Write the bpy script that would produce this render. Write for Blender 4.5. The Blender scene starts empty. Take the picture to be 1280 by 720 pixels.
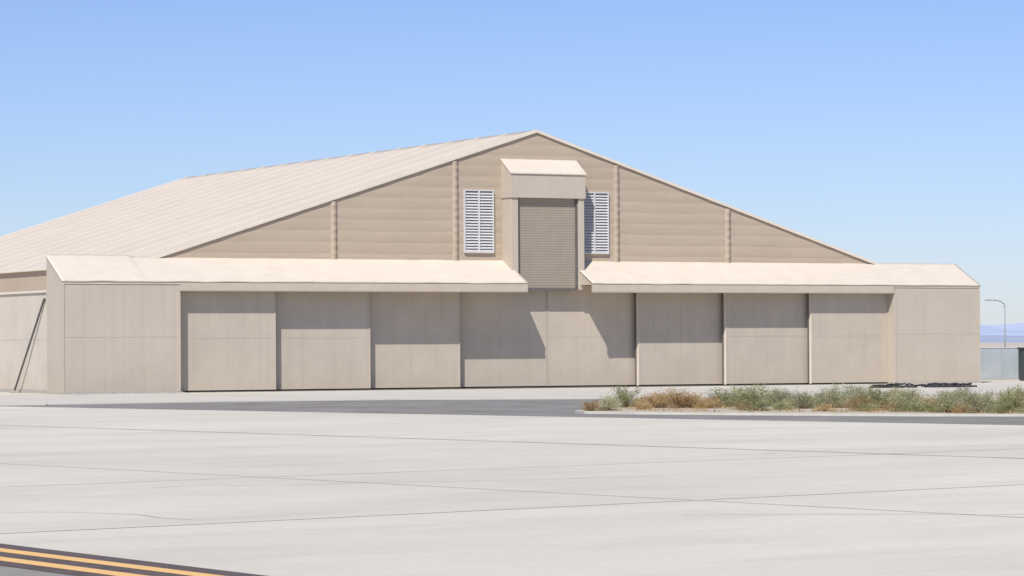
import bpy, bmesh, math, random
from mathutils import Vector, Matrix, noise
random.seed(7)
scene = bpy.context.scene
# ---------------------------------------------------------------- helpers
def new_obj(name, verts, faces, mat=None, parent=None, smooth=False):
    me = bpy.data.meshes.new(name)
    me.from_pydata(verts, [], faces)
    me.update()
    if smooth:
        for p in me.polygons: p.use_smooth = True
    ob = bpy.data.objects.new(name, me)
    scene.collection.objects.link(ob)
    if mat: me.materials.append(mat)
    if parent: ob.parent = parent
    return ob
def empty(name, loc=(0,0,0), rz=0):
    e = bpy.data.objects.new(name, None)
    e.location = loc; e.rotation_euler = (0,0,rz)
    e.empty_display_size = 1
    scene.collection.objects.link(e)
    return e
def boxgeo(V, F, x0,x1,y0,y1,z0,z1):
    n=len(V)
    V += [(x0,y0,z0),(x1,y0,z0),(x1,y1,z0),(x0,y1,z0),(x0,y0,z1),(x1,y0,z1),(x1,y1,z1),(x0,y1,z1)]
    F += [tuple(n+i for i in f) for f in [(0,3,2,1),(4,5,6,7),(0,1,5,4),(1,2,6,5),(2,3,7,6),(3,0,4,7)]]
def boxes(name, lst, mat, parent=None, bevel=0):
    V=[];F=[]
    for b in lst: boxgeo(V,F,*b)
    ob=new_obj(name,V,F,mat,parent)
    if bevel:
        m=ob.modifiers.new('bevel','BEVEL'); m.width=bevel; m.segments=2
    return ob
def prism(name, prof, s0, s1, mat, parent=None, bevel=0):
    n=len(prof)
    V=[(s0,d,z) for d,z in prof]+[(s1,d,z) for d,z in prof]
    F=[tuple(range(n))[::-1], tuple(range(n,2*n))]
    for i in range(n):
        j=(i+1)%n
        F.append((i,j,n+j,n+i))
    ob=new_obj(name,V,F,mat,parent)
    bm=bmesh.new(); bm.from_mesh(ob.data); bmesh.ops.recalc_face_normals(bm,faces=bm.faces); bm.to_mesh(ob.data); bm.free()
    if bevel:
        m=ob.modifiers.new('bevel','BEVEL'); m.width=bevel; m.segments=2
    return ob
def tube(V,F,p0,p1,r0,r1=None,n=8):
    if r1 is None: r1=r0
    p0=Vector(p0);p1=Vector(p1);d=(p1-p0).normalized()
    a=d.orthogonal().normalized();b=d.cross(a)
    k=len(V)
    for p,r in((p0,r0),(p1,r1)):
        for i in range(n):
            t=2*math.pi*i/n
            V.append(tuple(p+a*math.cos(t)*r+b*math.sin(t)*r))
    for i in range(n):
        j=(i+1)%n
        F.append((k+i,k+j,k+n+j,k+n+i))
    F.append(tuple(k+i for i in range(n))[::-1]); F.append(tuple(k+n+i for i in range(n)))
# ---------------------------------------------------------------- materials
def mat(name, c1, c2=None, scale=1.0, rough=0.85, stretch=(1,1,1), bump=0.0, bscale=8.0, bdist=0.02,
        detail=6, streak=0.0, streakcol=None, spec=0.3, low=0.35, high=0.65, rot=0.0, dust=0.0):
    m=bpy.data.materials.new(name); m.use_nodes=True
    nt=m.node_tree; N=nt.nodes; L=nt.links
    b=N['Principled BSDF']; b.inputs['Roughness'].default_value=rough
    b.inputs['Specular IOR Level'].default_value=spec
    if c2 is None: c2=tuple(x*0.88 for x in c1)
    tc=N.new('ShaderNodeTexCoord')
    mp=N.new('ShaderNodeMapping'); mp.inputs['Scale'].default_value=stretch; mp.inputs['Rotation'].default_value=(0,0,rot)
    L.new(tc.outputs['Object'],mp.inputs['Vector'])
    nz=N.new('ShaderNodeTexNoise'); nz.inputs['Scale'].default_value=scale; nz.inputs['Detail'].default_value=detail
    nz.inputs['Roughness'].default_value=0.6
    L.new(mp.outputs[0],nz.inputs['Vector'])
    mr=N.new('ShaderNodeMapRange'); mr.inputs['From Min'].default_value=low; mr.inputs['From Max'].default_value=high
    L.new(nz.outputs['Fac'],mr.inputs['Value'])
    mx=N.new('ShaderNodeMix'); mx.data_type='RGBA'
    mx.inputs[6].default_value=(*c1,1); mx.inputs[7].default_value=(*c2,1)
    L.new(mr.outputs[0],mx.inputs[0])
    out=mx.outputs[2]
    if streak>0:
        mp2=N.new('ShaderNodeMapping'); mp2.inputs['Scale'].default_value=(2.2,2.2,0.12)
        L.new(tc.outputs['Object'],mp2.inputs['Vector'])
        n2=N.new('ShaderNodeTexNoise'); n2.inputs['Scale'].default_value=1.0; n2.inputs['Detail'].default_value=5
        L.new(mp2.outputs[0],n2.inputs['Vector'])
        mr2=N.new('ShaderNodeMapRange'); mr2.inputs['From Min'].default_value=0.45; mr2.inputs['From Max'].default_value=0.8
        mr2.inputs['To Max'].default_value=streak
        L.new(n2.outputs['Fac'],mr2.inputs['Value'])
        m3=N.new('ShaderNodeMix'); m3.data_type='RGBA'
        sc=streakcol or tuple(x*0.6 for x in c1)
        m3.inputs[7].default_value=(*sc,1)
        L.new(mr2.outputs[0],m3.inputs[0]); L.new(out,m3.inputs[6]); out=m3.outputs[2]
    if dust>0:   # wind-blown dust clinging to the foot of the wall
        sp=N.new('ShaderNodeSeparateXYZ'); L.new(tc.outputs['Object'],sp.inputs[0])
        ma=N.new('ShaderNodeMath'); ma.operation='MULTIPLY_ADD'; ma.inputs[1].default_value=-2.2
        L.new(nz.outputs['Fac'],ma.inputs[0]); L.new(sp.outputs['Z'],ma.inputs[2])
        md=N.new('ShaderNodeMapRange'); md.inputs['From Min'].default_value=-0.9; md.inputs['From Max'].default_value=1.2
        md.inputs['To Min'].default_value=dust; md.inputs['To Max'].default_value=0
        L.new(ma.outputs[0],md.inputs['Value'])
        m4=N.new('ShaderNodeMix'); m4.data_type='RGBA'; m4.inputs[7].default_value=(0.46,0.39,0.30,1)
        L.new(md.outputs[0],m4.inputs[0]); L.new(out,m4.inputs[6]); out=m4.outputs[2]
    L.new(out,b.inputs['Base Color'])
    if bump>0:
        nb=N.new('ShaderNodeTexNoise'); nb.inputs['Scale'].default_value=bscale; nb.inputs['Detail'].default_value=4
        L.new(mp.outputs[0],nb.inputs['Vector'])
        bp=N.new('ShaderNodeBump'); bp.inputs['Strength'].default_value=bump; bp.inputs['Distance'].default_value=bdist
        L.new(nb.outputs['Fac'],bp.inputs['Height']); L.new(bp.outputs[0],b.inputs['Normal'])
    return m

def concrete(name, c1, c2, mortar, rotz, bw, rh, ms, offset=0.0, stain=(0.50,0.45,0.365), amt=0.35):
    m=bpy.data.materials.new(name); m.use_nodes=True
    nt=m.node_tree; N=nt.nodes; L=nt.links
    b=N['Principled BSDF']; b.inputs['Roughness'].default_value=0.95; b.inputs['Specular IOR Level'].default_value=0.15
    tc=N.new('ShaderNodeTexCoord'); mp=N.new('ShaderNodeMapping'); mp.inputs['Rotation'].default_value=(0,0,rotz)
    L.new(tc.outputs['Object'],mp.inputs['Vector'])
    br=N.new('ShaderNodeTexBrick'); br.offset=offset; br.inputs['Scale'].default_value=1
    br.inputs['Color1'].default_value=(*c1,1); br.inputs['Color2'].default_value=(*c2,1); br.inputs['Mortar'].default_value=(*mortar,1)
    br.inputs['Brick Width'].default_value=bw; br.inputs['Row Height'].default_value=rh; br.inputs['Mortar Size'].default_value=ms
    L.new(mp.outputs[0],br.inputs['Vector'])
    out=br.outputs['Color']
    for sc,dt,lo,hi,a,colr,st in ((0.035,8,0.42,0.68,amt,stain,(1,1,1)),(0.16,8,0.45,0.75,amt*0.9,tuple(x*0.88 for x in stain),(1,0.3,1)),(0.5,8,0.5,0.8,amt*0.7,tuple(x*0.8 for x in stain),(1,0.25,1)),(6.0,4,0.5,0.8,amt*0.5,tuple(x*0.6 for x in stain),(1,1,1))):
        mp2=N.new('ShaderNodeMapping'); mp2.inputs['Scale'].default_value=st
        L.new(mp.outputs[0],mp2.inputs['Vector'])
        nz=N.new('ShaderNodeTexNoise'); nz.inputs['Scale'].default_value=sc; nz.inputs['Detail'].default_value=dt; nz.inputs['Roughness'].default_value=0.62
        L.new(mp2.outputs[0],nz.inputs['Vector'])
        mr=N.new('ShaderNodeMapRange'); mr.inputs['From Min'].default_value=lo; mr.inputs['From Max'].default_value=hi; mr.inputs['To Max'].default_value=a
        L.new(nz.outputs['Fac'],mr.inputs['Value'])
        mx=N.new('ShaderNodeMix'); mx.data_type='RGBA'; mx.inputs[7].default_value=(*colr,1)
        L.new(mr.outputs[0],mx.inputs[0]); L.new(out,mx.inputs[6]); out=mx.outputs[2]
    L.new(out,b.inputs['Base Color'])
    return m

M_wall  = mat('painted_metal_wall',(0.525,0.455,0.368),(0.495,0.428,0.343),scale=0.35,rough=0.7,streak=0.14,bump=0.2,bscale=3,bdist=0.02,dust=0.4)
M_door  = mat('door_panel_paint',(0.515,0.445,0.36),(0.475,0.41,0.33),scale=0.5,rough=0.7,streak=0.16,bump=0.15,bscale=2.5,bdist=0.02,dust=0.4)
M_door2 = mat('door_panel_paint_b',(0.495,0.43,0.35),(0.455,0.393,0.317),scale=0.4,rough=0.7,streak=0.18,bump=0.15,bscale=2.5,bdist=0.02,dust=0.4)
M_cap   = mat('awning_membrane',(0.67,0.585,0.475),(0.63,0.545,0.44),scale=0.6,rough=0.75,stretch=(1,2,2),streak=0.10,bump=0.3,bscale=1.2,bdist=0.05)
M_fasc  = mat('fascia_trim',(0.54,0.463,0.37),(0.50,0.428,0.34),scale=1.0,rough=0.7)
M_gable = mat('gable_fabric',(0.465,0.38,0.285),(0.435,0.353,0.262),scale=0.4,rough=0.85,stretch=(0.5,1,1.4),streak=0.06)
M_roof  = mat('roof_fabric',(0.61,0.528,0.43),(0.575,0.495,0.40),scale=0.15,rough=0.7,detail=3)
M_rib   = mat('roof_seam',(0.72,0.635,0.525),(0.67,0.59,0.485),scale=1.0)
M_roll  = mat('roller_door',(0.34,0.285,0.222),(0.32,0.268,0.208),scale=0.8,rough=0.6,streak=0.15)
M_dark  = mat('dark_gap',(0.03,0.028,0.025),(0.02,0.02,0.02))
M_rail  = mat('steel_rail',(0.16,0.15,0.14),(0.1,0.09,0.085),scale=3,rough=0.5)
M_seam  = mat('panel_seam',(0.44,0.38,0.305),(0.40,0.345,0.275),scale=2)
M_louv  = mat('louvre_paint',(0.62,0.61,0.59),(0.56,0.55,0.53),scale=2,rough=0.5)
M_louvb = mat('louvre_back',(0.22,0.23,0.25),(0.17,0.18,0.2))
M_base  = mat('foundation_concrete',(0.45,0.41,0.35),(0.38,0.35,0.3),scale=1.5)
M_side  = mat('side_wall_panel',(0.62,0.545,0.45),(0.575,0.505,0.415),scale=0.4,rough=0.75,streak=0.15,dust=0.3)
M_blackp= mat('black_plastic',(0.025,0.025,0.027),(0.045,0.043,0.04),scale=4,rough=0.5)

# ---------------------------------------------------------------- hangar
X0,Y0=-31.89,221.3
ANG=math.atan2(.4595,.8882)
H=empty('aircraft_hangar',(X0,Y0,0),ANG)
WID=79.4; SC=39.85; APEX=19.94; SL=0.3195; DG=3.4; DEND=77.3; SE0=6.8; SE1=2*SC-6.8
def ztop(s): return APEX-SL*abs(s-SC)
posts=[SE0,22.6,32.8,46.96,57.2,SE1]
def fab(s,z):
    for a,b in zip(posts[:-1],posts[1:]):
        if a<=s<=b:
            t=(s-a)/(b-a); break
    else: t=0
    sag=0.05*4*t*(1-t)
    zz=z+sag+0.02*noise.noise(Vector((s*0.3,z*0.2,3)))
    P=0.86
    ph=(zz/P)%1.0
    d=0.040*math.sin(math.pi*ph)**0.35
    d+=0.010*noise.noise(Vector((s*0.5,z*1.2,1.0)))+0.005*noise.noise(Vector((s*1.3,z*4.0,9.0)))
    e=min(t,1-t)*12
    d+=0.02*math.exp(-e/0.8)*noise.noise(Vector((s*3,z*1.4,5)))
    return d
def gable(name,y0,sgn,z0=7.7,nx=230,nz=170,mt=M_gable):
    V=[];F=[]
    for i in range(nx+1):
        s=SE0+(SE1-SE0)*i/nx
        zt=ztop(s)
        for j in range(nz+1):
            z=z0+(zt-z0)*j/nz
            V.append((s,y0+sgn*(-fab(s,z)),z))
    for i in range(nx):
        for j in range(nz):
            a=i*(nz+1)+j
            F.append((a,a+nz+1,a+nz+2,a+1))
    return new_obj(name,V,F,mt,H,True)
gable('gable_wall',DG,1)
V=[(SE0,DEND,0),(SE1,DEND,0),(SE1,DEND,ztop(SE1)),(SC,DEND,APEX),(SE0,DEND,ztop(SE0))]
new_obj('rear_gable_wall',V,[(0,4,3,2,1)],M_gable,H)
def roofside(name,side):
    nd=300; ns=30
    V=[];F=[]
    d0=DG-0.10; d1=DEND+0.3
    bay=(DEND-DG)/15
    ext=0.25
    for i in range(nd+1):
        d=d0+(d1-d0)*i/nd
        for j in range(ns+1):
            r=(SC-SE0+ext)*j/ns
            s=SC-r if side<0 else SC+r
            z=APEX-SL*r+0.06
            ph=((d-DG)/bay)%1.0
            edge=min(1,j/2.0,(ns-j)/2.0)
            z-=0.13*math.sin(math.pi*ph)*edge if 0<(d-DG)<DEND-DG else 0
            z+=0.02*noise.noise(Vector((s*0.15,d*0.3,2)))*edge
            V.append((s,d,z))
    for i in range(nd):
        for j in range(ns):
            a=i*(ns+1)+j
            F.append((a,a+1,a+ns+2,a+ns+1))
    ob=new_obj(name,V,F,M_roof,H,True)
    m=ob.modifiers.new('thick','SOLIDIFY'); m.thickness=0.06; m.offset=-1 if side<0 else 1
    return ob
roofside('roof_slope_a',-1); roofside('roof_slope_b',1)
V=[];F=[]
for k in range(0,16):
    d=DG+(DEND-DG)/15*k
    for side in(-1,1):
        r=SC-SE0+0.25
        n=len(V)
        w=0.16 if k else 0.06
        for (rr) in (0.0,r):
            s=SC+side*rr; z=APEX-SL*rr+0.05
            V += [(s,d-w,z),(s,d+w,z),(s,d+w,z+0.10),(s,d-w,z+0.10)]
        F += [(n,n+1,n+5,n+4),(n+1,n+2,n+6,n+5),(n+2,n+3,n+7,n+6),(n+3,n,n+4,n+7),(n,n+3,n+2,n+1),(n+4,n+5,n+6,n+7)]
new_obj('roof_seams',V,F,M_rib,H)
V=[];F=[]
for side in(-1,1):
    n=len(V); r=SC-SE0+0.25
    for rr in (0.0,r):
        s=SC+side*rr; z=APEX-SL*rr
        y0=DG-0.18; y1=DG-0.102
        V += [(s,y0,z-0.10),(s,y1,z-0.10),(s,y1,z+0.12),(s,y0,z+0.12)]
    F += [(n,n+1,n+5,n+4),(n+1,n+2,n+6,n+5),(n+2,n+3,n+7,n+6),(n+3,n,n+4,n+7),(n,n+3,n+2,n+1),(n+4,n+5,n+6,n+7)]
new_obj('rake_trim',V,F,M_rib,H)
boxes('fabric_side_wall',[(SE0,SE0+0.1,DG+0.1,DEND-0.01,7.0,ztop(SE0)+0.05),(SE1-0.1,SE1,DG+0.1,DEND-0.01,7.0,ztop(SE1)+0.05)],M_gable,H)
prism('side_annex',[(3.45,0.25),(3.45,7.3),(DEND-0.1,7.3),(DEND-0.1,0.25)],0.06,SE0-0.003,M_side,H)
prism('side_annex_b',[(3.45,0.25),(3.45,7.3),(DEND-0.1,7.3),(DEND-0.1,0.25)],SE1+0.003,WID-0.06,M_side,H)
boxes('annex_cap',[(-0.06,0.5,3.46,DEND,7.302,7.46),(WID-0.5,WID+0.06,3.46,DEND,7.302,7.46)],M_rib,H)
boxes('annex_seams',[(0.03,0.058,4.5+4.9*k,4.54+4.9*k,0.26,7.29) for k in range(15)]+[(0.045,0.057,3.5,DEND,z,z+0.03) for z in(3.9,)],M_side,H)

wing=[(0,0.12),(0,7.98),(3.38,9.77),(3.38,0.12)]
prism('front_wing_wall',wing,0,8.9,M_wall,H)
prism('front_wing_wall_b',wing,70.9,WID,M_wall,H)
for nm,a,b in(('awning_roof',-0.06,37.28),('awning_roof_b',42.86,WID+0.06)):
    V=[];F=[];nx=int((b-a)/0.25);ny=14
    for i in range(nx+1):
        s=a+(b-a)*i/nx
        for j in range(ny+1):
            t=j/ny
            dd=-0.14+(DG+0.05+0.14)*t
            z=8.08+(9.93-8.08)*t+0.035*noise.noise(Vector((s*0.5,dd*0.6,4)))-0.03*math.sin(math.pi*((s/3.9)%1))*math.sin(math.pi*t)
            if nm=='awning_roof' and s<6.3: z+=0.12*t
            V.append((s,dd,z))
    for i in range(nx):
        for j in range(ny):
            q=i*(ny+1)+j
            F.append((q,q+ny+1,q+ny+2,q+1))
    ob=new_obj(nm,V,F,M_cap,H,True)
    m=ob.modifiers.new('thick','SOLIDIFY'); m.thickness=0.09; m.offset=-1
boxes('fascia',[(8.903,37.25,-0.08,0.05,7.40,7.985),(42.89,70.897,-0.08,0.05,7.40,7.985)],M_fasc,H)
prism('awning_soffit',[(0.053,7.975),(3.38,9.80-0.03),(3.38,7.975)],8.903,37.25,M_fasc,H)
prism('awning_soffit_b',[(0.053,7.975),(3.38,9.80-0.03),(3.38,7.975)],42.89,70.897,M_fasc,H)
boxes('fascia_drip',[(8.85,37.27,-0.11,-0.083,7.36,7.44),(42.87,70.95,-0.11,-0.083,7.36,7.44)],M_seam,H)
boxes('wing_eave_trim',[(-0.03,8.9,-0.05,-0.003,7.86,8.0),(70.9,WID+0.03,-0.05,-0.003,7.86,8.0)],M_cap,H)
L=[]
for s in (1.6,3.1,4.6,6.1,7.6,72.4,73.9,75.4,76.9,78.3): L.append((s,s+0.03,-0.010,-0.002,0.13,7.85))
boxes('wing_panel_ribs',L,M_wall,H)
boxes('wing_seams',[(0.14,8.71,-0.012,-0.002,4.05,4.08),(71.09,WID-0.14,-0.012,-0.002,4.05,4.08)],M_wall,H)
boxes('jamb_trim',[(8.72,8.93,-0.06,-0.004,0.13,7.38),(70.87,71.08,-0.06,-0.004,0.13,7.38),(-0.03,0.13,-0.05,-0.004,0.13,7.86),(WID-0.13,WID+0.03,-0.05,-0.004,0.13,7.86)],M_fasc,H)
boxes('foundation',[(-0.1,9.0,-0.12,3.4,0,0.118),(70.8,WID+0.1,-0.12,3.4,0,0.118),(0,SE0,3.42,DEND,0,0.245),(SE1,WID,3.42,DEND,0,0.245)],M_base,H)
doors=[(8.95,16.76,0.85),(16.6,24.74,1.55),(24.5,32.6,2.25),(32.4,40.47,2.95),
       (40.53,48.5,2.95),(48.3,56.1,2.25),(55.9,63.7,1.55),(63.5,70.9,0.85)]
for i,(a,b,d) in enumerate(doors):
    mt=M_door if i in(0,2,4,7) else M_door2
    boxes('door_leaf_%d'%(i+1),[(a,b,d,d+0.30,0.14,7.95)],mt,H)
    fr=[(a,a+0.12,d-0.03,d-0.002,0.16,7.94),(b-0.12,b,d-0.03,d-0.002,0.16,7.94),(a+0.12,b-0.12,d-0.025,d-0.002,0.16,0.36)]
    boxes('door_frame_%d'%(i+1),fr,mt,H)
    ribs=[]
    k=a+1.3
    while k<b-0.5:
        ribs.append((k,k+0.03,d-0.008,d-0.001,0.36,7.93)); k+=1.3
    boxes('door_ribs_%d'%(i+1),ribs,mt,H)
    boxes('door_seam_%d'%(i+1),[(a+0.12,b-0.12,d-0.010,d-0.003,3.93,3.955)],mt,H)
    boxes('door_edge_shading_%d'%(i+1),[((b if i<4 else a-0.05),(b+0.05 if i<4 else a),d+0.02,d+0.28,0.1,7.9)],M_rail if i<4 else M_rib,H)  # edge strips with light in the colour: dark for leaf shadow, pale for sunlit edge
boxes('door_gap',[(40.472,40.528,2.98,3.2,0.14,7.9)],M_dark,H)
boxes('door_edge_rubber',[(s-0.16,s-0.055,d+0.31,d+0.36,0.14,7.9) for s,d in((48.3,2.25),(55.9,1.55),(63.5,0.85))],M_rail,H)
boxes('door_tracks',[(8.95,70.85,d+0.02,d+0.22,0.0,0.06) for d in(0.85,1.55,2.25,2.95)],M_rail,H)
boxes('door_backing',[(8.95,70.85,3.3,3.36,0.0,7.6)],M_dark,H)

DT=1.85
TL,TR=36.86,43.25
boxes('tower_cheeks',[(TL,37.46,DT,DG+0.1,7.6,14.7),(42.75,TR,DT,DG+0.1,7.6,14.7)],M_wall,H,0.02)
prism('tower_hood',[(DT-0.12,14.68),(DT-0.12,16.5),(DG+0.1,17.65),(DG+0.1,14.68)],TL-0.08,TR+0.08,M_wall,H,0.02)
prism('tower_hood_cap',[(DT-0.2,16.5),(DT-0.2,16.6),(DG+0.0,17.77),(DG+0.0,17.67)],TL-0.14,TR+0.14,M_cap,H,0.01)
boxes('tower_frame',[(37.46,37.62,DT+0.15,DT+0.35,7.6,14.66),(42.59,42.75,DT+0.15,DT+0.35,7.6,14.66)],M_rail,H)
V=[];F=[]
z=7.7
while z<14.6:
    n=len(V); y=DT+0.30
    V+= [(37.62,y,z),(42.59,y,z),(42.59,y-0.012,z+0.10),(37.62,y-0.012,z+0.10),(42.59,y,z+0.2),(37.62,y,z+0.2)]
    F+= [(n,n+1,n+2,n+3),(n+3,n+2,n+4,n+5)]
    z+=0.2
new_obj('roller_door',V,F,M_roll,H)
boxes('tower_back',[(37.4,42.8,DT+0.55,DT+0.65,7.62,14.9)],M_dark,H)
boxes('roller_bottom_bar',[(37.47,42.74,DT+0.12,DT+0.5,7.54,7.68)],M_rail,H)
boxes('tower_lintel',[(37.47,42.74,DT+0.51,3.3,7.56,7.615)],M_rail,H)
V=[];F=[]
for s in posts[1:-1]:
    zt=ztop(s)-0.2; n0=len(V)
    nz=110; w=0.24
    for j in range(nz+1):
        z=9.7+(zt-9.7)*j/nz
        dx=0.03*noise.noise(Vector((s,z*2.5,0))); dy=0.035*abs(math.sin(z*5.2))
        for k,(ox,oy) in enumerate(((-w,0.05),(-w*0.85,-0.13),(0,-0.16),(w*0.85,-0.13),(w,0.05))):
            V.append((s+ox+dx,DG-0.02+oy+dy*(1 if 0<k<4 else 0),z))
    for j in range(nz):
        for k in range(4):
            a=n0+j*5+k
            F.append((a,a+1,a+6,a+5))
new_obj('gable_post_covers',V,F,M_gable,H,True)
def vent(nm,a,b,z0,z1):
    y=DG-0.16
    fr=[(a,b,y-0.06,y+0.12,z1-0.1,z1),(a,b,y-0.06,y+0.12,z0,z0+0.1)]
    mid=(a+b)/2
    for s,w in ((a,0.1),(mid-0.07,0.14),(b-0.10,0.1)): fr.append((s,s+w,y-0.055,y+0.12,z0+0.1,z1-0.1))
    boxes(nm+'_frame',fr,M_louv,H)
    boxes(nm+'_back',[(a+0.05,b-0.05,y+0.10,y+0.14,z0+0.05,z1-0.05)],M_louvb,H)
    V=[];F=[]
    for (p,q) in ((a+0.1,mid-0.07),(mid+0.07,b-0.1)):
        z=z0+0.12
        while z<z1-0.25:
            n=len(V)
            V+= [(p,y-0.03,z),(q,y-0.03,z),(q,y+0.07,z+0.15),(p,y+0.07,z+0.15),(p,y-0.02,z-0.015),(q,y-0.02,z-0.015),(q,y+0.08,z+0.135),(p,y+0.08,z+0.135)]
            F+= [(n,n+1,n+2,n+3),(n+4,n+7,n+6,n+5),(n,n+4,n+5,n+1)]
            z+=0.22
    new_obj(nm+'_slats',V,F,M_louv,H)
vent('vent',33.5,36.06,10.44,15.3); vent('vent_b',43.64,46.2,10.44,15.3)
V=[];F=[]
tube(V,F,(-0.05,3.8,6.8),(-0.4,9.6,0.1),0.075)
tube(V,F,(-0.05,3.8,6.8),(0.05,3.8,6.8),0.12)
new_obj('side_brace',V,F,M_rail,H)
boxes('brace_foot',[(-0.65,-0.15,9.3,9.9,0.01,0.18)],M_base,H,0.02)

# ---------------------------------------------------------------- ground
def sheet(name,pts,z,m):
    return new_obj(name,[(x,y,z) for x,y in pts],[tuple(range(len(pts)))],m)
M_sand=mat('desert_sand',(0.56,0.49,0.385),(0.48,0.42,0.33),scale=0.08,rough=0.95,detail=9)
M_apron=concrete('apron_concrete',(0.655,0.61,0.512),(0.64,0.595,0.497),(0.615,0.57,0.48),math.radians(51),7.6,6.1,0.05,amt=0.5)
M_apron2=concrete('hangar_apron_concrete',(0.60,0.56,0.475),(0.57,0.53,0.45),(0.49,0.455,0.385),-ANG,6,6,0.06)
M_asph=mat('asphalt',(0.205,0.192,0.17),(0.27,0.253,0.225),scale=0.25,rough=0.95,detail=9,stretch=(1,0.6,1),spec=0.15)
M_asph2=mat('shoulder_asphalt',(0.25,0.23,0.20),(0.30,0.28,0.245),scale=1.2,rough=0.95,detail=9,spec=0.15)
M_curb=mat('kerb_concrete',(0.60,0.57,0.49),(0.52,0.49,0.42),scale=1.2)
M_joint=mat('joint_sealant',(0.32,0.30,0.26),(0.54,0.50,0.42),scale=0.5,detail=8)
M_joint2=mat('joint_faint',(0.55,0.52,0.45),(0.64,0.595,0.50),scale=0.4,detail=8)
M_crack=mat('crack_filler',(0.53,0.495,0.42),(0.62,0.58,0.485),scale=0.4,detail=6)
M_yel=mat('yellow_paint',(0.80,0.48,0.18),(0.68,0.43,0.19),scale=2.5,detail=8,low=0.4,high=0.8)
M_blk=mat('black_paint',(0.10,0.078,0.072),(0.14,0.112,0.10),scale=2.0,detail=8,spec=0.15)
M_grav=mat('gravel_grey',(0.28,0.265,0.24),(0.46,0.43,0.38),scale=5.0,detail=8)
M_dirt=mat('island_dirt',(0.51,0.44,0.335),(0.43,0.365,0.27),scale=0.9,rough=0.95,detail=9)
R=12000
sheet('ground',[(-R,-R),(R,-R),(R,R),(-R,R)],0,M_sand)
sheet('hangar_apron',[(-90,187),(-27,180),(-6.9,191),(6,191),(34,206),(75,222),(75,262),(30,300),(-90,300)],0.005,M_apron2)
sheet('asphalt_road',[(-33,180.0),(-27,181.0),(-17,188.0),(-6.9,192.5),(6,191.8),(30,170),(80,165),(110,60),(20,100),(-34,160)],0.010,M_asph)
sheet('concrete_apron',[(-90,239),(-60,209.4),(0,148.0),(20.8,126.8),(80,66.3),(140,5),(140,-60),(-140,-60),(-140,239)],0.015,M_apron)
def strip(name,p0,p1,w,z,m):
    p0=Vector(p0);p1=Vector(p1);d=(p1-p0).normalized();n=Vector((-d.y,d.x))*w/2
    return sheet(name,[tuple(p0-n),tuple(p1-n),tuple(p1+n),tuple(p0+n)],z,m)
strip('expansion_joint',(-46,164),(40,61),0.42,0.020,M_joint)
V=[];F=[]
def addstrip(p0,p1,w,z):
    p0=Vector(p0);p1=Vector(p1);d=(p1-p0).normalized();q=Vector((-d.y,d.x))*w/2
    n=len(V)
    for p in (p0-q,p1-q,p1+q,p0+q): V.append((p.x,p.y,z))
    F.append((n,n+1,n+2,n+3))
dA=Vector((math.cos(math.radians(-51)),math.sin(math.radians(-51)))); dB=Vector((math.cos(math.radians(39)),math.sin(math.radians(39))))
for c in (72.8,):
    p=Vector((0,c)); addstrip(p-dA*60,p+dA*50,0.16,0.021)
for c in (64.6,86):
    p=Vector((0,c)); addstrip(p-dB*45,p+dB*45,0.13 if c==64.6 else 0.08,0.022)
new_obj('slab_joints',V,F,M_joint2)
V=[];F=[]
for k,(x,y,a,ln) in enumerate(((-9,75,20,14),(3,62,-10,9),(6,95,35,18),(-16,112,5,16),(8,125,-20,14),(-6,61,150,6))):
    p=Vector((x,y)); a=math.radians(a); prev=None
    for i in range(int(ln/0.35)):
        a2=a+1.1*noise.noise(Vector((i*0.23,k*7.1,0)))
        p=p+Vector((math.cos(a2),math.sin(a2)))*0.35
        q=Vector((-math.sin(a2),math.cos(a2)))*(0.026+0.015*noise.noise(Vector((i*.5,k,3))))
        V+= [(p.x-q.x,p.y-q.y,0.0235+k*0.0002),(p.x+q.x,p.y+q.y,0.0235+k*0.0002)]
        m=len(V)
        if prev is not None: F.append((m-4,m-2,m-1,m-3))
        prev=1
new_obj('pavement_cracks',V,F,M_crack)
o=Vector((-8.76,53.4)); d=Vector((.554,-.832)); n=Vector((-.832,-.554))
def band(name,a,b,z,m):
    p=o-d*30; q=o+d*40
    return sheet(name,[tuple(p+n*b),tuple(q+n*b),tuple(q+n*a),tuple(p+n*a)],z,m)
band('asphalt_shoulder',-0.25,40,0.027,M_asph2)
band('black_marking',-0.20,2.05,0.032,M_blk)
band('yellow_line',0.33,0.72,0.037,M_yel)
band('yellow_line.001',1.22,1.62,0.037,M_yel)
def kerb(name,pts,w,h,m):
    V=[];F=[]
    for i in range(len(pts)):
        p=Vector(pts[i])
        a=Vector(pts[max(0,i-1)]);b=Vector(pts[min(len(pts)-1,i+1)])
        dd=(b-a).normalized();q=Vector((-dd.y,dd.x))*w/2
        for s,z in((-1,0),(-1,h),(1,h),(1,0)):
            V.append((p.x+q.x*s,p.y+q.y*s,z))
    for i in range(len(pts)-1):
        for k in range(4):
            j=(k+1)%4
            F.append((i*4+k,i*4+j,i*4+4+j,i*4+4+k))
    ob=new_obj(name,V,F,m)
    bm=bmesh.new(); bm.from_mesh(ob.data); bmesh.ops.recalc_face_normals(bm,faces=bm.faces); bm.to_mesh(ob.data); bm.free()
    return ob
isl=[(4.2,158),(3.2,154.5),(3.6,152.2),(6,150),(12,146.5),(19.7,142.8),(30,140.5),(60,137)]
kerb('kerb',isl,0.22,0.12,M_curb)
kerb('kerb.001',[(-27,181.0),(-17,188.0),(-6.9,192.6),(4.5,191.9)],0.3,0.06,M_curb)
V=[];F=[]
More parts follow.
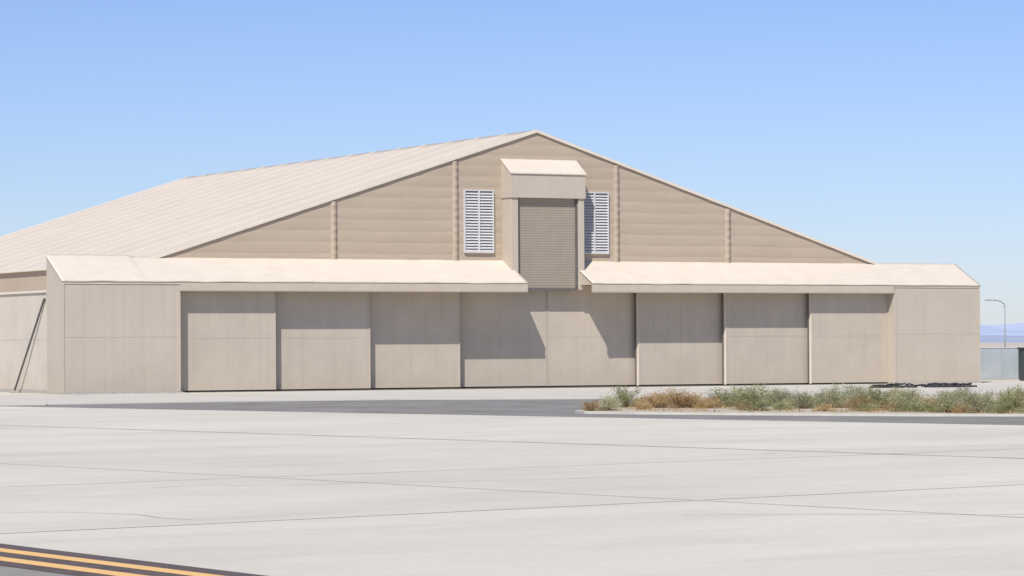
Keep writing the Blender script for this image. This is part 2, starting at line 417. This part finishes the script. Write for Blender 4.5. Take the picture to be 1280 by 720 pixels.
isl_in=[(4.3,170),(4.3,158),(3.35,154.5),(3.75,152.3),(6.1,150.1),(12.1,146.6),(19.8,142.9),(30,140.6),(60,137.1)]
n=len(isl_in)
rows=14
far=[(6.5,190),(9,191),(12,192),(15,193.5),(19,195),(26,198),(34,203),(48,210),(75,221)]
for i in range(n):
    a=Vector(isl_in[i]); b=Vector(far[i])
    for j in range(rows+1):
        t=j/rows; p=a.lerp(b,t)
        z=0.11+0.12*math.sin(math.pi*t)+0.05*noise.noise(Vector((p.x*0.4,p.y*0.4,0)))*(1 if 0<j<rows else 0)
        if j==rows: z=0.02
        V.append((p.x,p.y,z))
for i in range(n-1):
    for j in range(rows):
        a=i*(rows+1)+j
        F.append((a,a+rows+1,a+rows+2,a+1))
new_obj('planting_island',V,F,M_dirt,None,True)
gp=[]
for s,dd in ((0.3,-1.6),(8.8,-1.3),(8.8,-0.15),(0.3,-0.15)):
    gp.append((X0+.8882*s-.4595*dd, Y0+.4595*s+.8882*dd))
sheet('gravel_strip',gp,0.012,M_grav)
V=[];F=[]
for i in range(420):
    s=random.uniform(0.2,9.0);dd=random.uniform(-1.7,-0.2);r=random.uniform(0.04,0.11)
    x=X0+.8882*s-.4595*dd;y=Y0+.4595*s+.8882*dd
    k=len(V)
    V+=[(x-r,y,0.01),(x,y-r,0.01),(x+r,y,0.01),(x,y+r,0.01),(x+random.uniform(-.3,.3)*r,y,0.01+r*random.uniform(.6,1.1))]
    F+=[(k,k+1,k+4),(k+1,k+2,k+4),(k+2,k+3,k+4),(k+3,k,k+4)]
new_obj('gravel',V,F,M_grav)

# ---------------------------------------------------------------- shrubs
def leafmat(name,c1,c2,c3):
    m=bpy.data.materials.new(name); m.use_nodes=True
    nt=m.node_tree;N=nt.nodes;L=nt.links;b=N['Principled BSDF']
    b.inputs['Roughness'].default_value=0.9; b.inputs['Specular IOR Level'].default_value=0.15
    tc=N.new('ShaderNodeTexCoord');nz=N.new('ShaderNodeTexNoise');nz.inputs['Scale'].default_value=2.6;nz.inputs['Detail'].default_value=5
    oi=N.new('ShaderNodeObjectInfo');ad=N.new('ShaderNodeVectorMath');ad.operation='ADD'
    L.new(tc.outputs['Object'],ad.inputs[0]);L.new(oi.outputs['Location'],ad.inputs[1]);L.new(ad.outputs[0],nz.inputs['Vector'])
    cr=N.new('ShaderNodeValToRGB');e=cr.color_ramp.elements
    e[0].position=0.38;e[0].color=(*c1,1);e[1].position=0.64;e[1].color=(*c3,1)
    k=e.new(0.5);k.color=(*c2,1)
    L.new(nz.outputs['Fac'],cr.inputs[0])
    hs=N.new('ShaderNodeHueSaturation');mr=N.new('ShaderNodeMapRange');mr.inputs['To Min'].default_value=0.75;mr.inputs['To Max'].default_value=1.2
    L.new(oi.outputs['Random'],mr.inputs['Value']);L.new(mr.outputs[0],hs.inputs['Value']);L.new(cr.outputs[0],hs.inputs['Color'])
    L.new(hs.outputs[0],b.inputs['Base Color'])
    tr=N.new('ShaderNodeBsdfTranslucent');L.new(hs.outputs[0],tr.inputs['Color'])
    mx=N.new('ShaderNodeMixShader');mx.inputs[0].default_value=0.35
    L.new(b.outputs[0],mx.inputs[1]);L.new(tr.outputs[0],mx.inputs[2]);L.new(mx.outputs[0],N['Material Output'].inputs['Surface'])
    return m
M_green=leafmat('shrub_leaves',(0.22,0.24,0.10),(0.38,0.39,0.19),(0.53,0.51,0.29))
M_green2=leafmat('shrub_leaves_b',(0.29,0.30,0.16),(0.44,0.44,0.26),(0.58,0.56,0.36))
M_dry=leafmat('dry_leaves',(0.36,0.22,0.09),(0.56,0.38,0.17),(0.68,0.52,0.29))
M_twig=mat('twig',(0.30,0.22,0.14),(0.22,0.16,0.10),scale=4)
def shrubmesh(name,seed,leaf,count=4800):
    rnd=random.Random(seed)
    V=[];F=[];mi=[]
    tips=[]
    for i in range(56):
        a=rnd.uniform(0,2*math.pi);el=math.asin(rnd.uniform(0.03,1.0))
        ln=rnd.uniform(0.68,1.0)*(1+0.3*noise.noise(Vector((math.cos(a)*1.5,math.sin(a)*1.5,seed+el*2))))
        dirv=Vector((math.cos(a)*math.cos(el),math.sin(a)*math.cos(el),math.sin(el)))
        p0=Vector((0,0,0)); p1=dirv*ln*0.55+Vector((0,0,0.04)); p2=dirv*ln+Vector((rnd.uniform(-.08,.08),rnd.uniform(-.08,.08),rnd.uniform(-.05,.05)))
        p2.z=max(p2.z,0.05)
        f0=len(F)
        tube(V,F,p0,p1,0.014,0.009,4); tube(V,F,p1,p2,0.009,0.003,4)
        mi+= [1]*(len(F)-f0)
        tips.append((p1,p2))
    for i in range(count):
        p1,p2=rnd.choice(tips)
        t=rnd.uniform(-0.2,1.05)
        p=p1.lerp(p2,t)+Vector((rnd.gauss(0,.078),rnd.gauss(0,.078),rnd.gauss(0,.062)))
        if p.z<0.02: p.z=rnd.uniform(0.02,0.1)
        sz=rnd.uniform(0.014,0.038)
        dv=(p.normalized()*0.7+Vector((rnd.uniform(-1,1),rnd.uniform(-1,1),rnd.uniform(-.4,1)))).normalized()
        sd=dv.orthogonal().normalized(); sd.rotate(Matrix.Rotation(rnd.uniform(0,6.28),3,dv))
        k=len(V); ln=sz*rnd.uniform(1.4,2.8)
        V+= [tuple(p-sd*sz*.5),tuple(p+dv*ln*.5-sd*sz*.2),tuple(p+dv*ln),tuple(p+dv*ln*.4+sd*sz*.6)]
        F.append((k,k+1,k+2,k+3)); mi.append(0)
    me=bpy.data.meshes.new(name);me.from_pydata(V,[],F);me.update()
    me.materials.append(leaf);me.materials.append(M_twig)
    me.polygons.foreach_set('material_index',mi)
    return me
GM=[shrubmesh('shrub_mesh_%d'%i,i,M_green if i%2 else M_green2) for i in range(5)]
DM=[shrubmesh('dry_shrub_mesh_%d'%i,50+i,M_dry,4200) for i in range(3)]
def put(kind,x,y,h,w):
    me=random.choice(GM if kind=='g' else DM)
    ob=bpy.data.objects.new('desert_shrub' if kind=='g' else 'dry_shrub',me)
    w*=1.36
    ob.location=(x,y,0.10);ob.scale=(w/2,w/2*random.uniform(.85,1.15),h*1.1*random.uniform(.92,1.12));ob.rotation_euler=(0,0,random.uniform(0,6.28))
    scene.collection.objects.link(ob)
P=[('d',3.9,153.4,.55,1.0),('g',4.7,153.3,.7,1.1),('g',5.8,159.5,1.15,1.9),('d',6.4,154,.45,1.0),('d',7.2,158,.75,1.6),('d',8.3,157,1.05,2.2),('d',9.1,158,.85,1.9),
('d',9.9,156,.6,1.3),('g',10.6,158,1.0,1.8),('g',11.6,160,.85,1.7),('g',12.5,160,1.15,2.3),('g',13.5,158,.75,1.7),('g',14.3,154,1.0,1.6),('g',13.2,152.5,.5,1.2),('g',15.1,157,.7,1.7),
('g',15.9,155,1.05,1.9),('d',16.7,150,.75,1.8),('g',17.3,156,.8,1.8),('g',18.1,154,1.15,2.0),('d',18.2,149.5,.5,1.2),('g',19.3,152,1.0,2.1),('d',20.0,148,.6,1.4),
('g',20.6,148,.9,1.7),('g',21.4,145,1.15,2.0),('d',20.9,144.5,.5,1.0),('g',22.2,147.5,.8,1.8),('g',23.3,145.5,1.15,2.2),('g',24.6,146,.9,1.8),('g',25.8,148,1.0,2.0),
('d',27,147,.7,1.5),('g',29,150,1.0,1.9),('g',31,147,.9,1.8),('g',34,146,1.0,2.0),('g',38,149,1.1,2.1),
('g',12.4,170,.9,2.4),('g',14.6,170,.8,2.2),('g',18.5,168,.9,2.4),('d',20.7,165,.8,1.9),('g',23.5,163,.9,2.2),('g',26.0,160,.9,2.0),('g',21.6,155,.9,2.0),('g',16.4,164,.8,2.2),('d',25,155,.7,1.5),
('d',8.0,165,.7,2.0),('g',19.8,158,.95,2.2),('g',17.0,149.0,.45,1.0),('d',11.3,152.5,.4,1.1),('d',15.0,149.8,.4,1.0),('g',19.2,146.8,.5,1.2),('g',22.6,143.6,.55,1.2),
('g',24.0,143.4,.6,1.3),('g',18.6,147.6,.6,1.3),('g',20.2,145.6,.6,1.2),('g',11.9,151.2,.5,1.2)]
for p in P: put(*p)
V=[];F=[]
for i in range(6000):
    t=random.random()
    x=3.8+t**0.9*30; yb=152-(x-4)*0.47 if x<20 else 142.9-(x-20)*0.2
    y=yb+0.4+abs(random.gauss(0,1))*7
    if noise.noise(Vector((x*0.5,y*0.22,7)))<-0.05: continue
    hgt=random.uniform(.06,.26); a=random.uniform(0,6.28); w=0.012+random.random()*0.02
    k=len(V); lx=random.uniform(-.12,.12);ly=random.uniform(-.12,.12)
    V+=[(x-math.cos(a)*w,y-math.sin(a)*w,0.1),(x+math.cos(a)*w,y+math.sin(a)*w,0.1),(x+lx,y+ly,0.1+hgt)]
    F.append((k,k+1,k+2))
new_obj('dry_grass',V,F,M_dry)

# ---------------------------------------------------------------- right side things
def hosepile(x,y,length,seed):
    rnd=random.Random(seed)
    cu=bpy.data.curves.new('black_hose_pile','CURVE');cu.dimensions='3D';cu.bevel_depth=0.06;cu.bevel_resolution=2
    for k in range(17):
        sp=cu.splines.new('NURBS');n=14;sp.points.add(n-1);sp.use_endpoint_u=True
        lay=k//7
        off=rnd.uniform(-.9,.9);h=0.065+0.09*lay
        c=rnd.uniform(-.25,.25)*length; hl=rnd.uniform(.15,.3)*length*(1-.2*lay)
        a=c-hl;b=c+hl
        for i in range(n):
            t=i/(n-1)
            sp.points[i].co=(a+(b-a)*t,off*(1-.2*lay)+rnd.uniform(-.25,.25),max(0.06,h+rnd.uniform(-.05,.06)),1)
    cu.materials.append(M_blackp)
    ob=bpy.data.objects.new('black_hose_pile',cu);ob.location=(x,y,0.01);ob.rotation_euler=(0,0,0.1)
    scene.collection.objects.link(ob)
hosepile(28.4,233,3.8,1);hosepile(32.6,234,6.2,2)
M_pan=mat('fence_sheet',(0.40,0.43,0.44),(0.35,0.385,0.395),scale=0.6,rough=0.6,streak=0.2)
W=empty('perimeter_wall',(40.6,274,0),math.radians(4))
boxes('panels',[(i*2.4,i*2.4+2.36,0,0.08,0.12,2.85) for i in range(18)],M_pan,W)
L=[]
for i in range(18):
    for k in range(7): L.append((i*2.4+0.2+k*0.32,i*2.4+0.28+k*0.32,-0.03,-0.001,0.15,2.8))
boxes('ribs',L,M_pan,W)
boxes('posts',[(i*2.4-0.04,i*2.4+0.02,-0.08,0.1,0,3.0) for i in range(19)],M_pan,W)
boxes('top_rail',[(0,43,-0.05,0.12,2.852,2.95)],M_louv,W)
boxes('plinth',[(0,43.2,-0.12,0.2,0,0.118)],M_base,W)
M_cab=mat('dark_green_paint',(0.06,0.075,0.07),(0.04,0.05,0.05),scale=2,rough=0.5)
K=empty('storage_cabinet',(44.5,270,0),0.1)
boxes('body',[(-0.5,2.0,-0.8,0.8,0.15,2.75)],M_cab,K,0.04)
boxes('lid',[(-0.58,2.08,-0.9,0.9,2.75,2.9)],M_cab,K,0.03)
boxes('door_bars',[(-0.35,-0.28,-0.86,-0.802,0.3,2.6),(0.7,0.77,-0.86,-0.802,0.3,2.6),(1.75,1.82,-0.86,-0.802,0.3,2.6)],M_rail,K)
boxes('skids',[(-0.4,-0.2,-0.8,0.8,0,0.148),(1.7,1.9,-0.8,0.8,0,0.148)],M_rail,K)
M_pole=mat('lamp_steel',(0.36,0.37,0.38),(0.30,0.31,0.32),scale=2,rough=0.5)
SLp=empty('street_lamp',(55.3,350,0))
V=[];F=[]
tube(V,F,(0,0,0.3),(0,0,7.3),0.12,0.08,10)
pts=[(0,0,7.3),(-0.12,0,7.65),(-0.45,0,7.9),(-0.95,0,8.03),(-1.6,0,8.06)]
for a,b in zip(pts[:-1],pts[1:]): tube(V,F,a,b,0.075,0.065,8)
new_obj('pole',V,F,M_pole,SLp,True)
boxes('base',[(-0.25,0.25,-0.25,0.25,0,0.3)],M_base,SLp,0.03)
boxes('lamp_head',[(-2.25,-1.55,-0.16,0.16,7.98,8.16)],M_pole,SLp,0.05)
# two mountain ridges, distance haze painted into their base colour
def ridge(name,y,base,amp,seed,c1,c2):
    mm=mat(name+'_haze',c1,c2,scale=0.004,rough=1,detail=8)
    V=[];F=[];nx=400
    for i in range(nx+1):
        x=-6000+i*30
        for j in range(9):
            t=j/8
            hh=max(0,(base+amp*noise.noise(Vector((x*0.0012,1.7,seed)))+amp*0.7*noise.noise(Vector((x*0.005,4,seed)))+amp*.3*noise.noise(Vector((x*0.02,4,seed)))))*t
            hh*=1+0.25*noise.noise(Vector((x*0.01,t*3,2)))
            V.append((x,y+900*t+120*noise.noise(Vector((x*0.008,t*2,8))),hh))
    for i in range(nx):
        for j in range(8):
            a=i*9+j; F.append((a,a+9,a+10,a+1))
    new_obj(name,V,F,mm,None,True)
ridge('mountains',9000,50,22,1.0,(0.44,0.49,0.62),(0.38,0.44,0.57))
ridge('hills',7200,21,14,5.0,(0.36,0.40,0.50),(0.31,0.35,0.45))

# ---------------------------------------------------------------- light
travel=Vector((.446,1.357,-1.67)).normalized()
sun=bpy.data.lights.new('sun','SUN');sun.energy=4.75;sun.angle=math.radians(0.5);sun.color=(1.0,0.965,0.91)
so=bpy.data.objects.new('sun',sun);so.rotation_euler=travel.to_track_quat('-Z','Y').to_euler();so.location=(0,0,60)
scene.collection.objects.link(so)
w=bpy.data.worlds.new('World');scene.world=w;w.use_nodes=True
N=w.node_tree.nodes;L=w.node_tree.links
sky=N.new('ShaderNodeTexSky');sky.sky_type='NISHITA';sky.sun_disc=False
sky.sun_elevation=math.asin(-travel.z);sky.sun_rotation=math.atan2(-travel.x,-travel.y)
sky.altitude=700;sky.air_density=1.0;sky.dust_density=0.3;sky.ozone_density=2.0
tint=N.new('ShaderNodeMix');tint.data_type='RGBA';tint.blend_type='MULTIPLY';tint.inputs[0].default_value=1
tint.inputs[7].default_value=(0.655,0.72,0.99,1)
L.new(sky.outputs[0],tint.inputs[6]);L.new(tint.outputs[2],N['Background'].inputs['Color']);N['Background'].inputs['Strength'].default_value=0.12
# ---------------------------------------------------------------- camera
cam=bpy.data.cameras.new('camera');cam.sensor_width=36;cam.lens=36*3900/1280;cam.shift_y=69.6/1280
cam.clip_start=0.5;cam.clip_end=30000
co=bpy.data.objects.new('camera',cam)
co.matrix_world=Matrix.Translation((0,0,3.44))@Matrix.Rotation(math.radians(90),4,'X')@Matrix.Rotation(-0.0051,4,'Z')
scene.collection.objects.link(co);scene.camera=co
scene.view_settings.view_transform='Standard';scene.view_settings.look='None';scene.view_settings.exposure=0
